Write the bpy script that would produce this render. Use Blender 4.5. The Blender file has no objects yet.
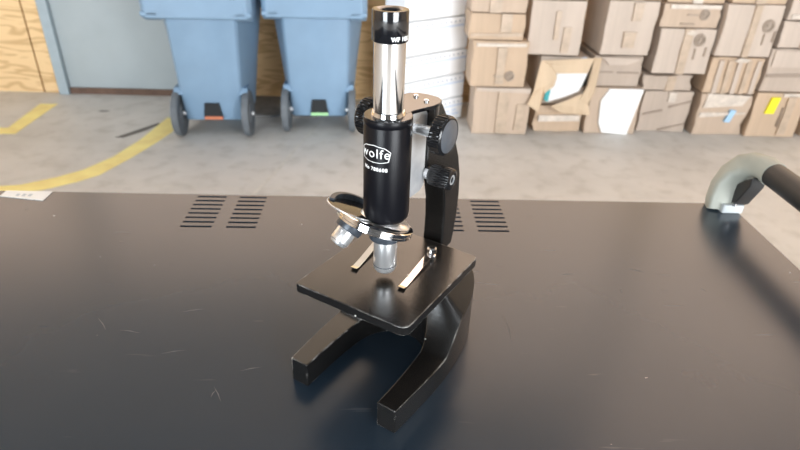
import bpy, bmesh, math, random
from math import sin, cos, pi, radians, sqrt
from mathutils import Vector, Matrix
random.seed(7)
scene = bpy.context.scene
C = scene.collection
T = 1.05            # height of the cart top above the floor
EYE = T + 0.42      # height of the camera

# ------------------------------------------------------------------ camera
PITCH, YAW, ROLL, FPX = 0.525838, 0.0425967, 0.0371617, 584.5
f = Vector((sin(YAW)*cos(PITCH), cos(YAW)*cos(PITCH), -sin(PITCH)))
r = Vector((cos(YAW), -sin(YAW), 0)); u = r.cross(f)
r2 = cos(ROLL)*r + sin(ROLL)*u; u2 = -sin(ROLL)*r + cos(ROLL)*u
cd = bpy.data.cameras.new('camera'); cam = bpy.data.objects.new('camera', cd); C.objects.link(cam)
m = Matrix((r2, u2, -f)).transposed().to_4x4(); m.translation = Vector((0, 0, EYE)); cam.matrix_world = m
cd.sensor_width = 36; cd.lens = FPX/800*36; cd.clip_start = .01
cd.dof.use_dof = True; cd.dof.focus_distance = 0.50; cd.dof.aperture_fstop = 10
scene.camera = cam

# ------------------------------------------------------------------ light and exposure
scene.view_settings.view_transform = 'Standard'; scene.view_settings.look = 'None'
scene.view_settings.gamma = 1; scene.view_settings.exposure = 0.85
scene.view_settings.use_curve_mapping = False
w = bpy.data.worlds.new('world'); scene.world = w; w.use_nodes = True
bg = w.node_tree.nodes['Background']; bg.inputs[0].default_value = (.80, .90, 1.0, 1); bg.inputs[1].default_value = 1.0

def area(name, loc, target, size, sizey, power, col):
    l = bpy.data.lights.new(name, 'AREA'); l.shape = 'RECTANGLE'; l.size = size; l.size_y = sizey; l.energy = power; l.color = col
    o = bpy.data.objects.new(name, l); C.objects.link(o); o.location = loc
    o.rotation_euler = (Vector(target)-Vector(loc)).to_track_quat('-Z', 'Y').to_euler(); return o
# daylight through the two open loading doors behind the camera
area('door_daylight', (4.2, -5.7, 2.1), (1.5, 3.8, 0.5), 4.4, 3.8, 430, (.95, .975, 1))
area('door_daylight', (-4.2, -5.7, 2.1), (-1.0, 3.8, 0.5), 3.4, 3.8, 300, (.88, .95, 1))

# ------------------------------------------------------------------ materials
def nm(name):
    m = bpy.data.materials.new(name); m.use_nodes = True
    return m, m.node_tree.nodes, m.node_tree.links, m.node_tree.nodes['Principled BSDF']
def mat(name, col, rough=.5, metal=0, noise=0, nscale=20, bump=0, bscale=80, spec=.5, coat=0, emit=0):
    m, N, L, b = nm(name)
    b.inputs['Base Color'].default_value = (*col, 1); b.inputs['Roughness'].default_value = rough
    b.inputs['Metallic'].default_value = metal; b.inputs['Specular IOR Level'].default_value = spec
    b.inputs['Coat Weight'].default_value = coat
    tc = N.new('ShaderNodeTexCoord')
    n = N.new('ShaderNodeTexNoise'); n.inputs['Scale'].default_value = nscale; n.inputs['Detail'].default_value = 5
    L.new(tc.outputs['Object'], n.inputs['Vector'])
    rp = N.new('ShaderNodeValToRGB'); rp.color_ramp.elements[0].position = .3; rp.color_ramp.elements[1].position = .7
    rp.color_ramp.elements[0].color = (*[c*(1-noise) for c in col], 1); rp.color_ramp.elements[1].color = (*[min(1, c*(1+noise)) for c in col], 1)
    L.new(n.outputs['Fac'], rp.inputs['Fac']); L.new(rp.outputs['Color'], b.inputs['Base Color'])
    if bump:
        n2 = N.new('ShaderNodeTexNoise'); n2.inputs['Scale'].default_value = bscale
        L.new(tc.outputs['Object'], n2.inputs['Vector'])
        bp = N.new('ShaderNodeBump'); bp.inputs['Strength'].default_value = bump; bp.inputs['Distance'].default_value = .002
        L.new(n2.outputs['Fac'], bp.inputs['Height']); L.new(bp.outputs['Normal'], b.inputs['Normal'])
    return m

def enamel(name, rough=.22, wear=1.0):
    """black enamel with bright metal showing at chipped edges"""
    m, N, L, b = nm(name)
    tc = N.new('ShaderNodeTexCoord'); geo = N.new('ShaderNodeNewGeometry')
    bev = N.new('ShaderNodeBevel'); bev.samples = 6; bev.inputs['Radius'].default_value = .0012
    dot = N.new('ShaderNodeVectorMath'); dot.operation = 'DOT_PRODUCT'
    L.new(bev.outputs['Normal'], dot.inputs[0]); L.new(geo.outputs['Normal'], dot.inputs[1])
    inv = N.new('ShaderNodeMath'); inv.operation = 'SUBTRACT'; inv.inputs[0].default_value = 1; L.new(dot.outputs['Value'], inv.inputs[1])
    n = N.new('ShaderNodeTexNoise'); n.inputs['Scale'].default_value = 120; n.inputs['Detail'].default_value = 6; L.new(tc.outputs['Object'], n.inputs['Vector'])
    nb = N.new('ShaderNodeTexNoise'); nb.inputs['Scale'].default_value = 55; nb.inputs['Detail'].default_value = 4; L.new(tc.outputs['Object'], nb.inputs['Vector'])
    rb = N.new('ShaderNodeMapRange'); rb.inputs['From Min'].default_value = .40; rb.inputs['From Max'].default_value = .66; rb.inputs['To Min'].default_value = .05; rb.inputs['To Max'].default_value = 1.3; L.new(nb.outputs['Fac'], rb.inputs['Value'])
    ml = N.new('ShaderNodeMath'); ml.operation = 'MULTIPLY'; L.new(inv.outputs[0], ml.inputs[0]); L.new(rb.outputs['Result'], ml.inputs[1])
    rp = N.new('ShaderNodeValToRGB'); rp.color_ramp.elements[0].position = .012; rp.color_ramp.elements[1].position = .03
    rp.color_ramp.elements[0].color = (0, 0, 0, 1); rp.color_ramp.elements[1].color = (wear, wear, wear, 1)
    L.new(ml.outputs[0], rp.inputs['Fac'])
    # small chips on flat faces
    n3 = N.new('ShaderNodeTexNoise'); n3.inputs['Scale'].default_value = 95; n3.inputs['Detail'].default_value = 3; L.new(tc.outputs['Object'], n3.inputs['Vector'])
    r3 = N.new('ShaderNodeValToRGB'); r3.color_ramp.elements[0].position = .745; r3.color_ramp.elements[1].position = .76
    L.new(n3.outputs['Fac'], r3.inputs['Fac'])
    mx0 = N.new('ShaderNodeMath'); mx0.operation = 'MAXIMUM'; L.new(rp.outputs['Color'], mx0.inputs[0]); L.new(r3.outputs['Color'], mx0.inputs[1])
    mx = N.new('ShaderNodeMix'); mx.data_type = 'RGBA'; mx.inputs['A'].default_value = (.0085, .0078, .0072, 1); mx.inputs['B'].default_value = (.62, .60, .57, 1)
    L.new(mx0.outputs[0], mx.inputs['Factor']); L.new(mx.outputs['Result'], b.inputs['Base Color'])
    n2 = N.new('ShaderNodeTexNoise'); n2.inputs['Scale'].default_value = 30; L.new(tc.outputs['Object'], n2.inputs['Vector'])
    mr = N.new('ShaderNodeMapRange'); mr.inputs['To Min'].default_value = rough*.7; mr.inputs['To Max'].default_value = rough*1.4
    L.new(n2.outputs['Fac'], mr.inputs['Value']); L.new(mr.outputs['Result'], b.inputs['Roughness'])
    n4 = N.new('ShaderNodeTexNoise'); n4.inputs['Scale'].default_value = 260; L.new(tc.outputs['Object'], n4.inputs['Vector'])
    bp = N.new('ShaderNodeBump'); bp.inputs['Strength'].default_value = .12; bp.inputs['Distance'].default_value = .0006
    L.new(n4.outputs['Fac'], bp.inputs['Height']); L.new(bp.outputs['Normal'], b.inputs['Normal'])
    b.inputs['Specular IOR Level'].default_value = 1.0
    return m

def cart_top_material():
    m, N, L, b = nm('worn_black_steel')
    tc = N.new('ShaderNodeTexCoord')
    base = N.new('ShaderNodeTexNoise'); base.inputs['Scale'].default_value = 3; base.inputs['Detail'].default_value = 6; L.new(tc.outputs['Object'], base.inputs['Vector'])
    rp = N.new('ShaderNodeValToRGB'); rp.color_ramp.elements[0].color = (.013, .024, .038, 1); rp.color_ramp.elements[1].color = (.019, .032, .048, 1)
    rp.color_ramp.elements[0].position = .3; rp.color_ramp.elements[1].position = .7
    L.new(base.outputs['Fac'], rp.inputs['Fac'])
    fac = None
    # scratches in three directions and a few specks
    for ang, sc, lo in ((.6, 14, .765), (-.5, 17, .775), (1.3, 12, .77)):
        mp = N.new('ShaderNodeMapping'); mp.inputs['Rotation'].default_value = (0, 0, ang); mp.inputs['Scale'].default_value = (.55*sc, 6*sc, 1)
        mp.inputs['Location'].default_value = (ang*7, sc, 0)
        L.new(tc.outputs['Object'], mp.inputs['Vector'])
        n = N.new('ShaderNodeTexNoise'); n.inputs['Scale'].default_value = 1.6; n.inputs['Detail'].default_value = 2; L.new(mp.outputs[0], n.inputs['Vector'])
        q = N.new('ShaderNodeValToRGB'); q.color_ramp.elements[0].position = lo-.02; q.color_ramp.elements[1].position = lo+.03
        q.color_ramp.elements[1].color = (.09, .09, .09, 1)
        L.new(n.outputs['Fac'], q.inputs['Fac'])
        if fac is None: fac = q.outputs['Color']
        else:
            mm = N.new('ShaderNodeMath'); mm.operation = 'MAXIMUM'; L.new(fac, mm.inputs[0]); L.new(q.outputs['Color'], mm.inputs[1]); fac = mm.outputs[0]
    n = N.new('ShaderNodeTexNoise'); n.inputs['Scale'].default_value = 75; n.inputs['Detail'].default_value = 3; L.new(tc.outputs['Object'], n.inputs['Vector'])
    q = N.new('ShaderNodeValToRGB'); q.color_ramp.elements[0].position = .76; q.color_ramp.elements[1].position = .79; q.color_ramp.elements[1].color = (.8, .8, .8, 1)
    L.new(n.outputs['Fac'], q.inputs['Fac'])
    mm = N.new('ShaderNodeMath'); mm.operation = 'MAXIMUM'; L.new(fac, mm.inputs[0]); L.new(q.outputs['Color'], mm.inputs[1]); fac = mm.outputs[0]
    mx = N.new('ShaderNodeMix'); mx.data_type = 'RGBA'; mx.inputs['B'].default_value = (.38, .38, .38, 1)
    L.new(fac, mx.inputs['Factor']); L.new(rp.outputs['Color'], mx.inputs['A']); L.new(mx.outputs['Result'], b.inputs['Base Color'])
    n5 = N.new('ShaderNodeTexNoise'); n5.inputs['Scale'].default_value = 7; n5.inputs['Detail'].default_value = 5; L.new(tc.outputs['Object'], n5.inputs['Vector'])
    mr = N.new('ShaderNodeMapRange'); mr.inputs['To Min'].default_value = .20; mr.inputs['To Max'].default_value = .28
    L.new(n5.outputs['Fac'], mr.inputs['Value']); L.new(mr.outputs['Result'], b.inputs['Roughness'])
    b.inputs['Specular IOR Level'].default_value = .66
    return m

def plywood_material():
    m, N, L, b = nm('plywood')
    tc = N.new('ShaderNodeTexCoord')
    mp = N.new('ShaderNodeMapping'); mp.inputs['Scale'].default_value = (1.1, 1, 5.5); L.new(tc.outputs['Object'], mp.inputs['Vector'])
    n = N.new('ShaderNodeTexNoise'); n.inputs['Scale'].default_value = 1.7; n.inputs['Detail'].default_value = 2; n.inputs['Distortion'].default_value = .6
    L.new(mp.outputs[0], n.inputs['Vector'])
    mul = N.new('ShaderNodeMath'); mul.operation = 'MULTIPLY'; mul.inputs[1].default_value = 34; L.new(n.outputs['Fac'], mul.inputs[0])
    sn = N.new('ShaderNodeMath'); sn.operation = 'SINE'; L.new(mul.outputs[0], sn.inputs[0])
    mr = N.new('ShaderNodeMapRange'); mr.inputs['From Min'].default_value = -1; L.new(sn.outputs[0], mr.inputs['Value'])
    rp = N.new('ShaderNodeValToRGB'); rp.color_ramp.elements[0].color = (.66, .42, .20, 1); rp.color_ramp.elements[1].color = (.86, .60, .32, 1)
    rp.color_ramp.elements[0].position = 0; rp.color_ramp.elements[1].position = .55
    L.new(mr.outputs['Result'], rp.inputs['Fac']); L.new(rp.outputs['Color'], b.inputs['Base Color']); b.inputs['Roughness'].default_value = .7
    return m

def concrete_material():
    m, N, L, b = nm('concrete_floor')
    tc = N.new('ShaderNodeTexCoord')
    n = N.new('ShaderNodeTexNoise'); n.inputs['Scale'].default_value = 1.6; n.inputs['Detail'].default_value = 9; n.inputs['Roughness'].default_value = .6; L.new(tc.outputs['Object'], n.inputs['Vector'])
    rp = N.new('ShaderNodeValToRGB'); e = rp.color_ramp.elements; e[0].position = .32; e[1].position = .68
    e[0].color = (.54, .515, .48, 1); e[1].color = (.67, .64, .60, 1)
    L.new(n.outputs['Fac'], rp.inputs['Fac'])
    n2 = N.new('ShaderNodeTexNoise'); n2.inputs['Scale'].default_value = 9; n2.inputs['Detail'].default_value = 4; L.new(tc.outputs['Object'], n2.inputs['Vector'])
    r2_ = N.new('ShaderNodeValToRGB'); r2_.color_ramp.elements[0].position = .28; r2_.color_ramp.elements[0].color = (.84, .83, .81, 1); r2_.color_ramp.elements[1].position = .5; r2_.color_ramp.elements[1].color = (1, 1, 1, 1)
    L.new(n2.outputs['Fac'], r2_.inputs['Fac'])
    mx = N.new('ShaderNodeMix'); mx.data_type = 'RGBA'; mx.blend_type = 'MULTIPLY'; mx.inputs['Factor'].default_value = 1
    L.new(rp.outputs['Color'], mx.inputs['A']); L.new(r2_.outputs['Color'], mx.inputs['B'])
    L.new(mx.outputs['Result'], b.inputs['Base Color']); b.inputs['Roughness'].default_value = .55
    return m

def cardboard(name, col):
    m, N, L, b = nm(name)
    tc = N.new('ShaderNodeTexCoord')
    mp = N.new('ShaderNodeMapping'); mp.inputs['Scale'].default_value = (16, 5, 1.2); L.new(tc.outputs['Object'], mp.inputs['Vector'])
    n = N.new('ShaderNodeTexNoise'); n.inputs['Scale'].default_value = 1.0; n.inputs['Detail'].default_value = 3; L.new(mp.outputs[0], n.inputs['Vector'])
    rp = N.new('ShaderNodeValToRGB'); e = rp.color_ramp.elements; e[0].position = .32; e[1].position = .62
    e[0].color = (*[c*.88 for c in col], 1); e[1].color = (*col, 1)
    L.new(n.outputs['Fac'], rp.inputs['Fac']); L.new(rp.outputs['Color'], b.inputs['Base Color']); b.inputs['Roughness'].default_value = .75
    n2 = N.new('ShaderNodeTexNoise'); n2.inputs['Scale'].default_value = 7; L.new(tc.outputs['Object'], n2.inputs['Vector'])
    bp = N.new('ShaderNodeBump'); bp.inputs['Strength'].default_value = .35; bp.inputs['Distance'].default_value = .03
    L.new(n2.outputs['Fac'], bp.inputs['Height']); L.new(bp.outputs['Normal'], b.inputs['Normal'])
    return m

M = dict(
    enamel=enamel('black_enamel'), gloss=mat('gloss_black', (.010, .010, .012), .12, spec=1, noise=.1),
    tube=mat('satin_black', (.006, .006, .008), .30, spec=.2, noise=.1, bump=.05, bscale=500),
    knob=mat('black_bakelite', (.010, .010, .011), .16), chrome=mat('chrome', (.86, .86, .87), .07, 1, noise=.03, nscale=60),
    brushed=mat('brushed_steel', (.74, .76, .78), .38, .55, noise=.12, nscale=60), tube_steel=mat('draw_tube_steel', (.80, .79, .79), .07, 1, noise=.04),
    cap=mat('grey_knob_cap', (.09, .10, .115), .35, noise=.08, nscale=200), nickel=mat('nickel_plate', (.97, .97, .97), .28, .85, noise=.02), white=mat('white_print', (.85, .85, .84), .5),
    collar=mat('anodised_grey', (.055, .065, .08), .35, .3, noise=.3, nscale=300), lens=mat('lens_glass', (.03, .025, .05), .03, spec=1, coat=1),
    cart=cart_top_material(), black=mat('black_powder_coat', (.02, .021, .023), .5, noise=.15), rubber=mat('black_rubber', (.018, .018, .019), .42, noise=.15, nscale=50),
    bracket=mat('grey_green_plastic', (.38, .39, .34), .5, noise=.05, nscale=30), pale=mat('pale_plastic', (.50, .53, .54), .45, noise=.04),
    paper=mat('paper_label', (.82, .80, .76), .6, noise=.03), floor=concrete_material(), ply=plywood_material(),
    door=mat('grey_painted_door', (.37, .415, .43), .5, noise=.06, nscale=3), frame=mat('blue_grey_frame', (.36, .43, .47), .45, noise=.05),
    kick=mat('brown_threshold', (.13, .075, .05), .7, noise=.2), wallp=mat('upper_wall', (.62, .50, .38), .8, noise=.05, nscale=2),
    wallf=mat('dark_front_wall', (.10, .11, .12), .8, noise=.05, nscale=2), ceil=mat('ceiling_panel', (.16, .18, .20), .8, noise=.06, nscale=2), yellow=mat('yellow_floor_paint', (.97, .78, .30), .6, noise=.12, nscale=8),
    scratch=mat('scratch_grey', (.075, .085, .095), .5), skid=mat('skid_mark', (.14, .13, .115), .7, noise=.3, nscale=30), joint=mat('joint_filler', (.60, .57, .52), .7, noise=.1),
    bin=mat('blue_bin_plastic', (.215, .33, .46), .42, noise=.05, nscale=6, bump=.1, bscale=40), wheel=mat('grey_tyre', (.13, .145, .16), .6, noise=.12),
    dark=mat('dark_recess', (.012, .014, .016), .7), red=mat('orange_strip', (.62, .20, .10), .5), green=mat('pale_green_strip', (.40, .72, .36), .5),
    tape=mat('clear_brown_tape', (.50, .385, .285), .3, noise=.15, nscale=20), shinytape=mat('glossy_clear_tape', (.66, .58, .50), .15, noise=.15, nscale=30),
    ink=mat('faded_ink', (.34, .27, .215), .7), inkp=mat('pale_ink', (.43, .345, .275), .7), whitepaper=mat('white_sheet', (.90, .90, .89), .6),
    wrap=mat('white_wrapped_case', (.93, .94, .96), .30, noise=.05, nscale=6), dots=mat('grey_dot', (.42, .46, .55), .5), bluep=mat('pale_blue_print', (.66, .74, .88), .5),
    blabel=mat('light_blue_sticker', (.38, .60, .82), .5), ylabel=mat('yellow_sticker', (.90, .80, .02), .5), teal=mat('teal_print', (.05, .42, .45), .5),
    floorshade=mat('painted_floor_shade', (.20, .19, .18), .8, noise=.2), lampglow=None)
CB = [cardboard('cardboard_tan', (.56, .43, .325)), cardboard('cardboard_light', (.58, .48, .40)), cardboard('cardboard_orange', (.57, .42, .295)), cardboard('cardboard_grey', (.51, .415, .34))]
m_, N_, L_, b_ = nm('tube_lamp_glow'); b_.inputs['Emission Color'].default_value = (.95, .97, 1, 1); b_.inputs['Emission Strength'].default_value = 10; M['lampglow'] = m_
m_, N_, L_, b_ = nm('added_warm_glow'); b_.inputs['Base Color'].default_value = (.6, .5, .4, 1); b_.inputs['Emission Color'].default_value = (1, .70, .51, 1); b_.inputs['Emission Strength'].default_value = 1.20; M['panel'] = m_

# ------------------------------------------------------------------ mesh helpers
def link(name, bm, m, parent=None, smooth=False, bevel=0, seg=2, loc=None, rot=None, weld=True):
    bmesh.ops.recalc_face_normals(bm, faces=bm.faces)
    me = bpy.data.meshes.new(name); bm.to_mesh(me); bm.free()
    o = bpy.data.objects.new(name, me); C.objects.link(o); me.materials.append(m)
    if parent: o.parent = parent
    if loc is not None: o.location = loc
    if rot is not None: o.rotation_euler = rot
    if smooth or bevel:
        for p in me.polygons: p.use_smooth = True
        if not bevel: me.set_sharp_from_angle(angle=radians(40))
    if bevel:
        md = o.modifiers.new('bevel', 'BEVEL'); md.width = bevel; md.segments = seg; md.limit_method = 'ANGLE'; md.angle_limit = radians(35)
        md.harden_normals = True
    return o
def box(x0, x1, y0, y1, z0, z1, bm=None):
    bm = bm or bmesh.new()
    v = [bm.verts.new((x, y, z)) for z in (z0, z1) for y in (y0, y1) for x in (x0, x1)]
    for q in ((0, 1, 3, 2), (4, 6, 7, 5), (0, 4, 5, 1), (2, 3, 7, 6), (0, 2, 6, 4), (1, 5, 7, 3)): bm.faces.new([v[i] for i in q])
    return bm
def lathe(prof, n=48, mtx=None, bm=None, ridge=None):
    """prof: (radius, height) list; ridge: function(angle index, profile index) -> radius factor"""
    bm = bm or bmesh.new(); rows = []
    for k, (rr, h) in enumerate(prof):
        if rr < 1e-6: rows.append([bm.verts.new((0, 0, h))])
        else:
            rows.append([bm.verts.new((rr*(ridge(i, k) if ridge else 1)*cos(2*pi*i/n), rr*(ridge(i, k) if ridge else 1)*sin(2*pi*i/n), h)) for i in range(n)])
    vs = [v for row in rows for v in row]
    for a, b in zip(rows, rows[1:]):
        for i in range(n):
            j = (i+1) % n
            if len(a) == 1 and len(b) == 1: continue
            if len(a) == 1: bm.faces.new((a[0], b[i], b[j]))
            elif len(b) == 1: bm.faces.new((a[i], a[j], b[0]))
            else: bm.faces.new((a[i], a[j], b[j], b[i]))
    if mtx is not None: bmesh.ops.transform(bm, matrix=mtx, verts=vs)
    return bm
def prism(poly, ax, a0, a1, bm=None):
    """poly in the two remaining axes, extruded along axis ax from a0 to a1"""
    bm = bm or bmesh.new()
    def P(p, a):
        if ax == 'x': return (a, p[0], p[1])
        if ax == 'y': return (p[0], a, p[1])
        return (p[0], p[1], a)
    A = [bm.verts.new(P(p, a0)) for p in poly]; B = [bm.verts.new(P(p, a1)) for p in poly]
    bm.faces.new(A); bm.faces.new(B[::-1])
    for i in range(len(poly)):
        j = (i+1) % len(poly); bm.faces.new((A[i], A[j], B[j], B[i]))
    return bm
def sweep(pts, sec, up=Vector((0, 0, 1)), bm=None):
    """sweep a closed 2-D section along pts; sec(i) gives the list of (side, up) offsets"""
    bm = bm or bmesh.new(); pts = [Vector(p) for p in pts]; rings = []
    for i, p in enumerate(pts):
        d = (pts[min(i+1, len(pts)-1)]-pts[max(i-1, 0)]).normalized()
        s = d.cross(up)
        if s.length < 1e-3: s = Vector((1, 0, 0))
        s.normalize(); n = s.cross(d).normalized()
        rings.append([bm.verts.new(p+s*a+n*b) for a, b in sec(i)])
    for a, b in zip(rings, rings[1:]):
        for i in range(len(a)):
            j = (i+1) % len(a); bm.faces.new((a[i], a[j], b[j], b[i]))
    bm.faces.new(rings[0]); bm.faces.new(rings[-1][::-1]); return bm
def circ(rad, n=20, ry=None): return [(rad*cos(2*pi*i/n), (ry or rad)*sin(2*pi*i/n)) for i in range(n)]
def axis(loc, d):
    q = Vector(d).normalized().to_track_quat('Z', 'Y').to_matrix().to_4x4(); q.translation = Vector(loc); return q
def thing(name, label, cat, loc=(0, 0, 0), rotz=0, group=None):
    o = bpy.data.objects.new(name, None); o.empty_display_size = .05; C.objects.link(o); o.location = loc; o.rotation_euler = (0, 0, rotz)
    o['label'] = label; o['category'] = cat
    if group: o['group'] = group
    return o
def struct(o): o['kind'] = 'structure'; return o
def flat(poly, z0, z1): return prism(poly, 'z', z0, z1)
def text_mesh(s, size, spacing=1.0, offset=0.0):
    cu = bpy.data.curves.new('t', 'FONT'); cu.body = s; cu.size = size; cu.align_x = 'CENTER'; cu.space_character = spacing; cu.resolution_u = 4; cu.offset = offset
    o = bpy.data.objects.new('t', cu); C.objects.link(o); dg = bpy.context.evaluated_depsgraph_get()
    me = bpy.data.meshes.new_from_object(o.evaluated_get(dg)); bpy.data.objects.remove(o); bpy.data.curves.remove(cu)
    bm = bmesh.new(); bm.from_mesh(me); bpy.data.meshes.remove(me)
    bmesh.ops.remove_doubles(bm, verts=bm.verts, dist=size*1e-4)
    bmesh.ops.subdivide_edges(bm, edges=[e for e in bm.edges if e.calc_length() > size*.15], cuts=2)
    return bm
def wrap(bm, rad, ang0, z0, thick=.00015):
    """bend a flat print (x right, y up) onto a vertical cylinder; angle 0 faces local -y"""
    bmesh.ops.triangulate(bm, faces=bm.faces)
    g = bmesh.ops.extrude_face_region(bm, geom=bm.faces[:])
    for v in [x for x in g['geom'] if isinstance(x, bmesh.types.BMVert)]: v.co.z = 1
    for v in bm.verts:
        a = ang0+v.co.x/rad; rr = rad+(thick if v.co.z < .5 else -thick)
        v.co = Vector((rr*sin(a), -rr*cos(a), z0+v.co.y))
    return bm

# ------------------------------------------------------------------ the room
fl = struct(link('floor', box(-9, 11, -6, 4.55, -.1, 0), M['floor']))
BY = 4.49
WT = 3.4
for i, (x0, x1) in enumerate(((-9, -2.602), (-2.588, -2.462))):
    struct(link('wall_back' if i == 0 else 'wall_back_panel', box(x0, x1, BY, BY+.03, .0, WT), M['ply']))
struct(link('wall_back_behind_bins', box(-1.0, 11, BY, BY+.03, .0, WT), M['ply']))
struct(link('wall_upper', box(-9, 11, BY+.0, BY+.05, WT, 7.5), M['wallp']))
for i, (x0, x1, z0, z1) in enumerate(((-7.2, -5.0, 2.5, 3.75), (-4.8, -2.6, 2.5, 3.75), (-2.4, -.2, 2.5, 3.8), (0, 2.2, 2.5, 5.2), (2.4, 4.6, 2.6, 7.0), (4.8, 7.0, 2.6, 7.0))):       # unseen glowing panels, added for warm reflections on the cart top
    struct(link('added_glow_panel_%d' % (i+1), box(x0, x1, BY-.02, BY, z0, z1), M['panel']))
struct(link('wall_backing', box(-9, 11, BY+.05, BY+.15, -.1, 7.5), M['kick']))
struct(link('trim_1', box(-2.460, -2.386, BY-.05, BY+.05, 0, WT), M['frame'], bevel=.006))
d1 = struct(link('door_1', box(-2.384, -1.002, BY-.012, BY+.03, .05, WT), M['door']))
struct(link('trim_2', box(-2.384, -1.002, BY-.022, BY+.03, 0, .048), M['kick']))
struct(link('wall_left', box(-9.1, -9, -6, BY, 0, 7.5), M['wallp']))
struct(link('wall_right', box(11, 11.1, -6, BY, 0, 7.5), M['wallp']))
for n_, (x0, x1, z0, z1) in enumerate(((-9, -6.0, 0, 7.5), (-2.4, 1.9, 0, 7.5), (6.5, 11, 0, 7.5), (-6.0, -2.4, 4.1, 7.5), (1.9, 6.5, 4.1, 7.5))):
    struct(link('added_front_wall', box(x0, x1, -6.1, -6, z0, z1), M['wallf']))  # unseen wall, added dark between the doors for the band reflected in the chrome
struct(link('ceiling', box(-9, 11, -6, BY, 7.5, 7.6), M['ceil']))
# floor markings, joint and scuffs are paint on the floor
def mark(name, poly, m, h=.002, label=None):
    o = link(name, flat(poly, -.001, h), m, fl)
    if label: o['label'] = label
    return o
up_ = [(-2.60, 2.80), (-2.183, 2.852), (-1.946, 2.898), (-1.80, 3.0), (-1.70, 3.102), (-1.606, 3.292), (-1.543, 3.568), (-1.502, 3.982)]
lo_ = [(-1.38, 3.74), (-1.42, 3.55), (-1.489, 3.298), (-1.579, 3.041), (-1.66, 2.95), (-1.797, 2.844), (-2.109, 2.728), (-2.60, 2.66)]
mark('floor_line', up_+[(-1.385, 3.99)]+lo_, M['yellow'], label='curved yellow painted line')
mark('floor_line', [(-2.9, 3.72), (-2.46, 3.727), (-2.495, 4.215), (-2.37, 4.224), (-2.36, 3.625), (-2.9, 3.60)], M['yellow'], label='yellow painted line with a corner')
mark('floor_joint', [(-.86, 2.2), (-.835, 2.2), (-.60, 3.1), (-.43, 3.909), (-.30, 4.5), (-.325, 4.5), (-.455, 3.909), (-.62, 3.1)], M['joint'], h=.0015)
mark('skid_mark', [(-1.715, 3.60), (-1.66, 3.60), (-1.56, 3.74), (-1.50, 3.87), (-1.53, 3.88), (-1.61, 3.76)], M['skid'], h=.001)
mark('skid_mark', [(-2.02, 4.08), (-1.96, 4.08), (-1.945, 4.105), (-2.01, 4.11)], M['skid'], h=.001)

# unseen ceiling lamps added to light the room: fluorescent fixtures, all the same
proto = None
for x in (-4.5, -1.0, 2.5, 6.0):
    for y in (-2.2, 1.8):
        if proto is None:
            t = thing('added_ceiling_lamp', 'long fluorescent fixture added out of view under the warehouse ceiling', 'ceiling lamp', (x, y, 7.4), 0, 'fluorescent fixtures added under the ceiling')
            link('housing', box(-.9, .9, -.15, .15, 0, .1), M['door'], t)
            link('diffuser', box(-.86, .86, -.12, .12, -.03, 0), M['lampglow'], t); proto = t
        else:
            o = proto.copy(); C.objects.link(o); o.location = (x, y, 7.4)
            for ch in proto.children:
                c = ch.copy(); C.objects.link(c); c.parent = o

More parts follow.
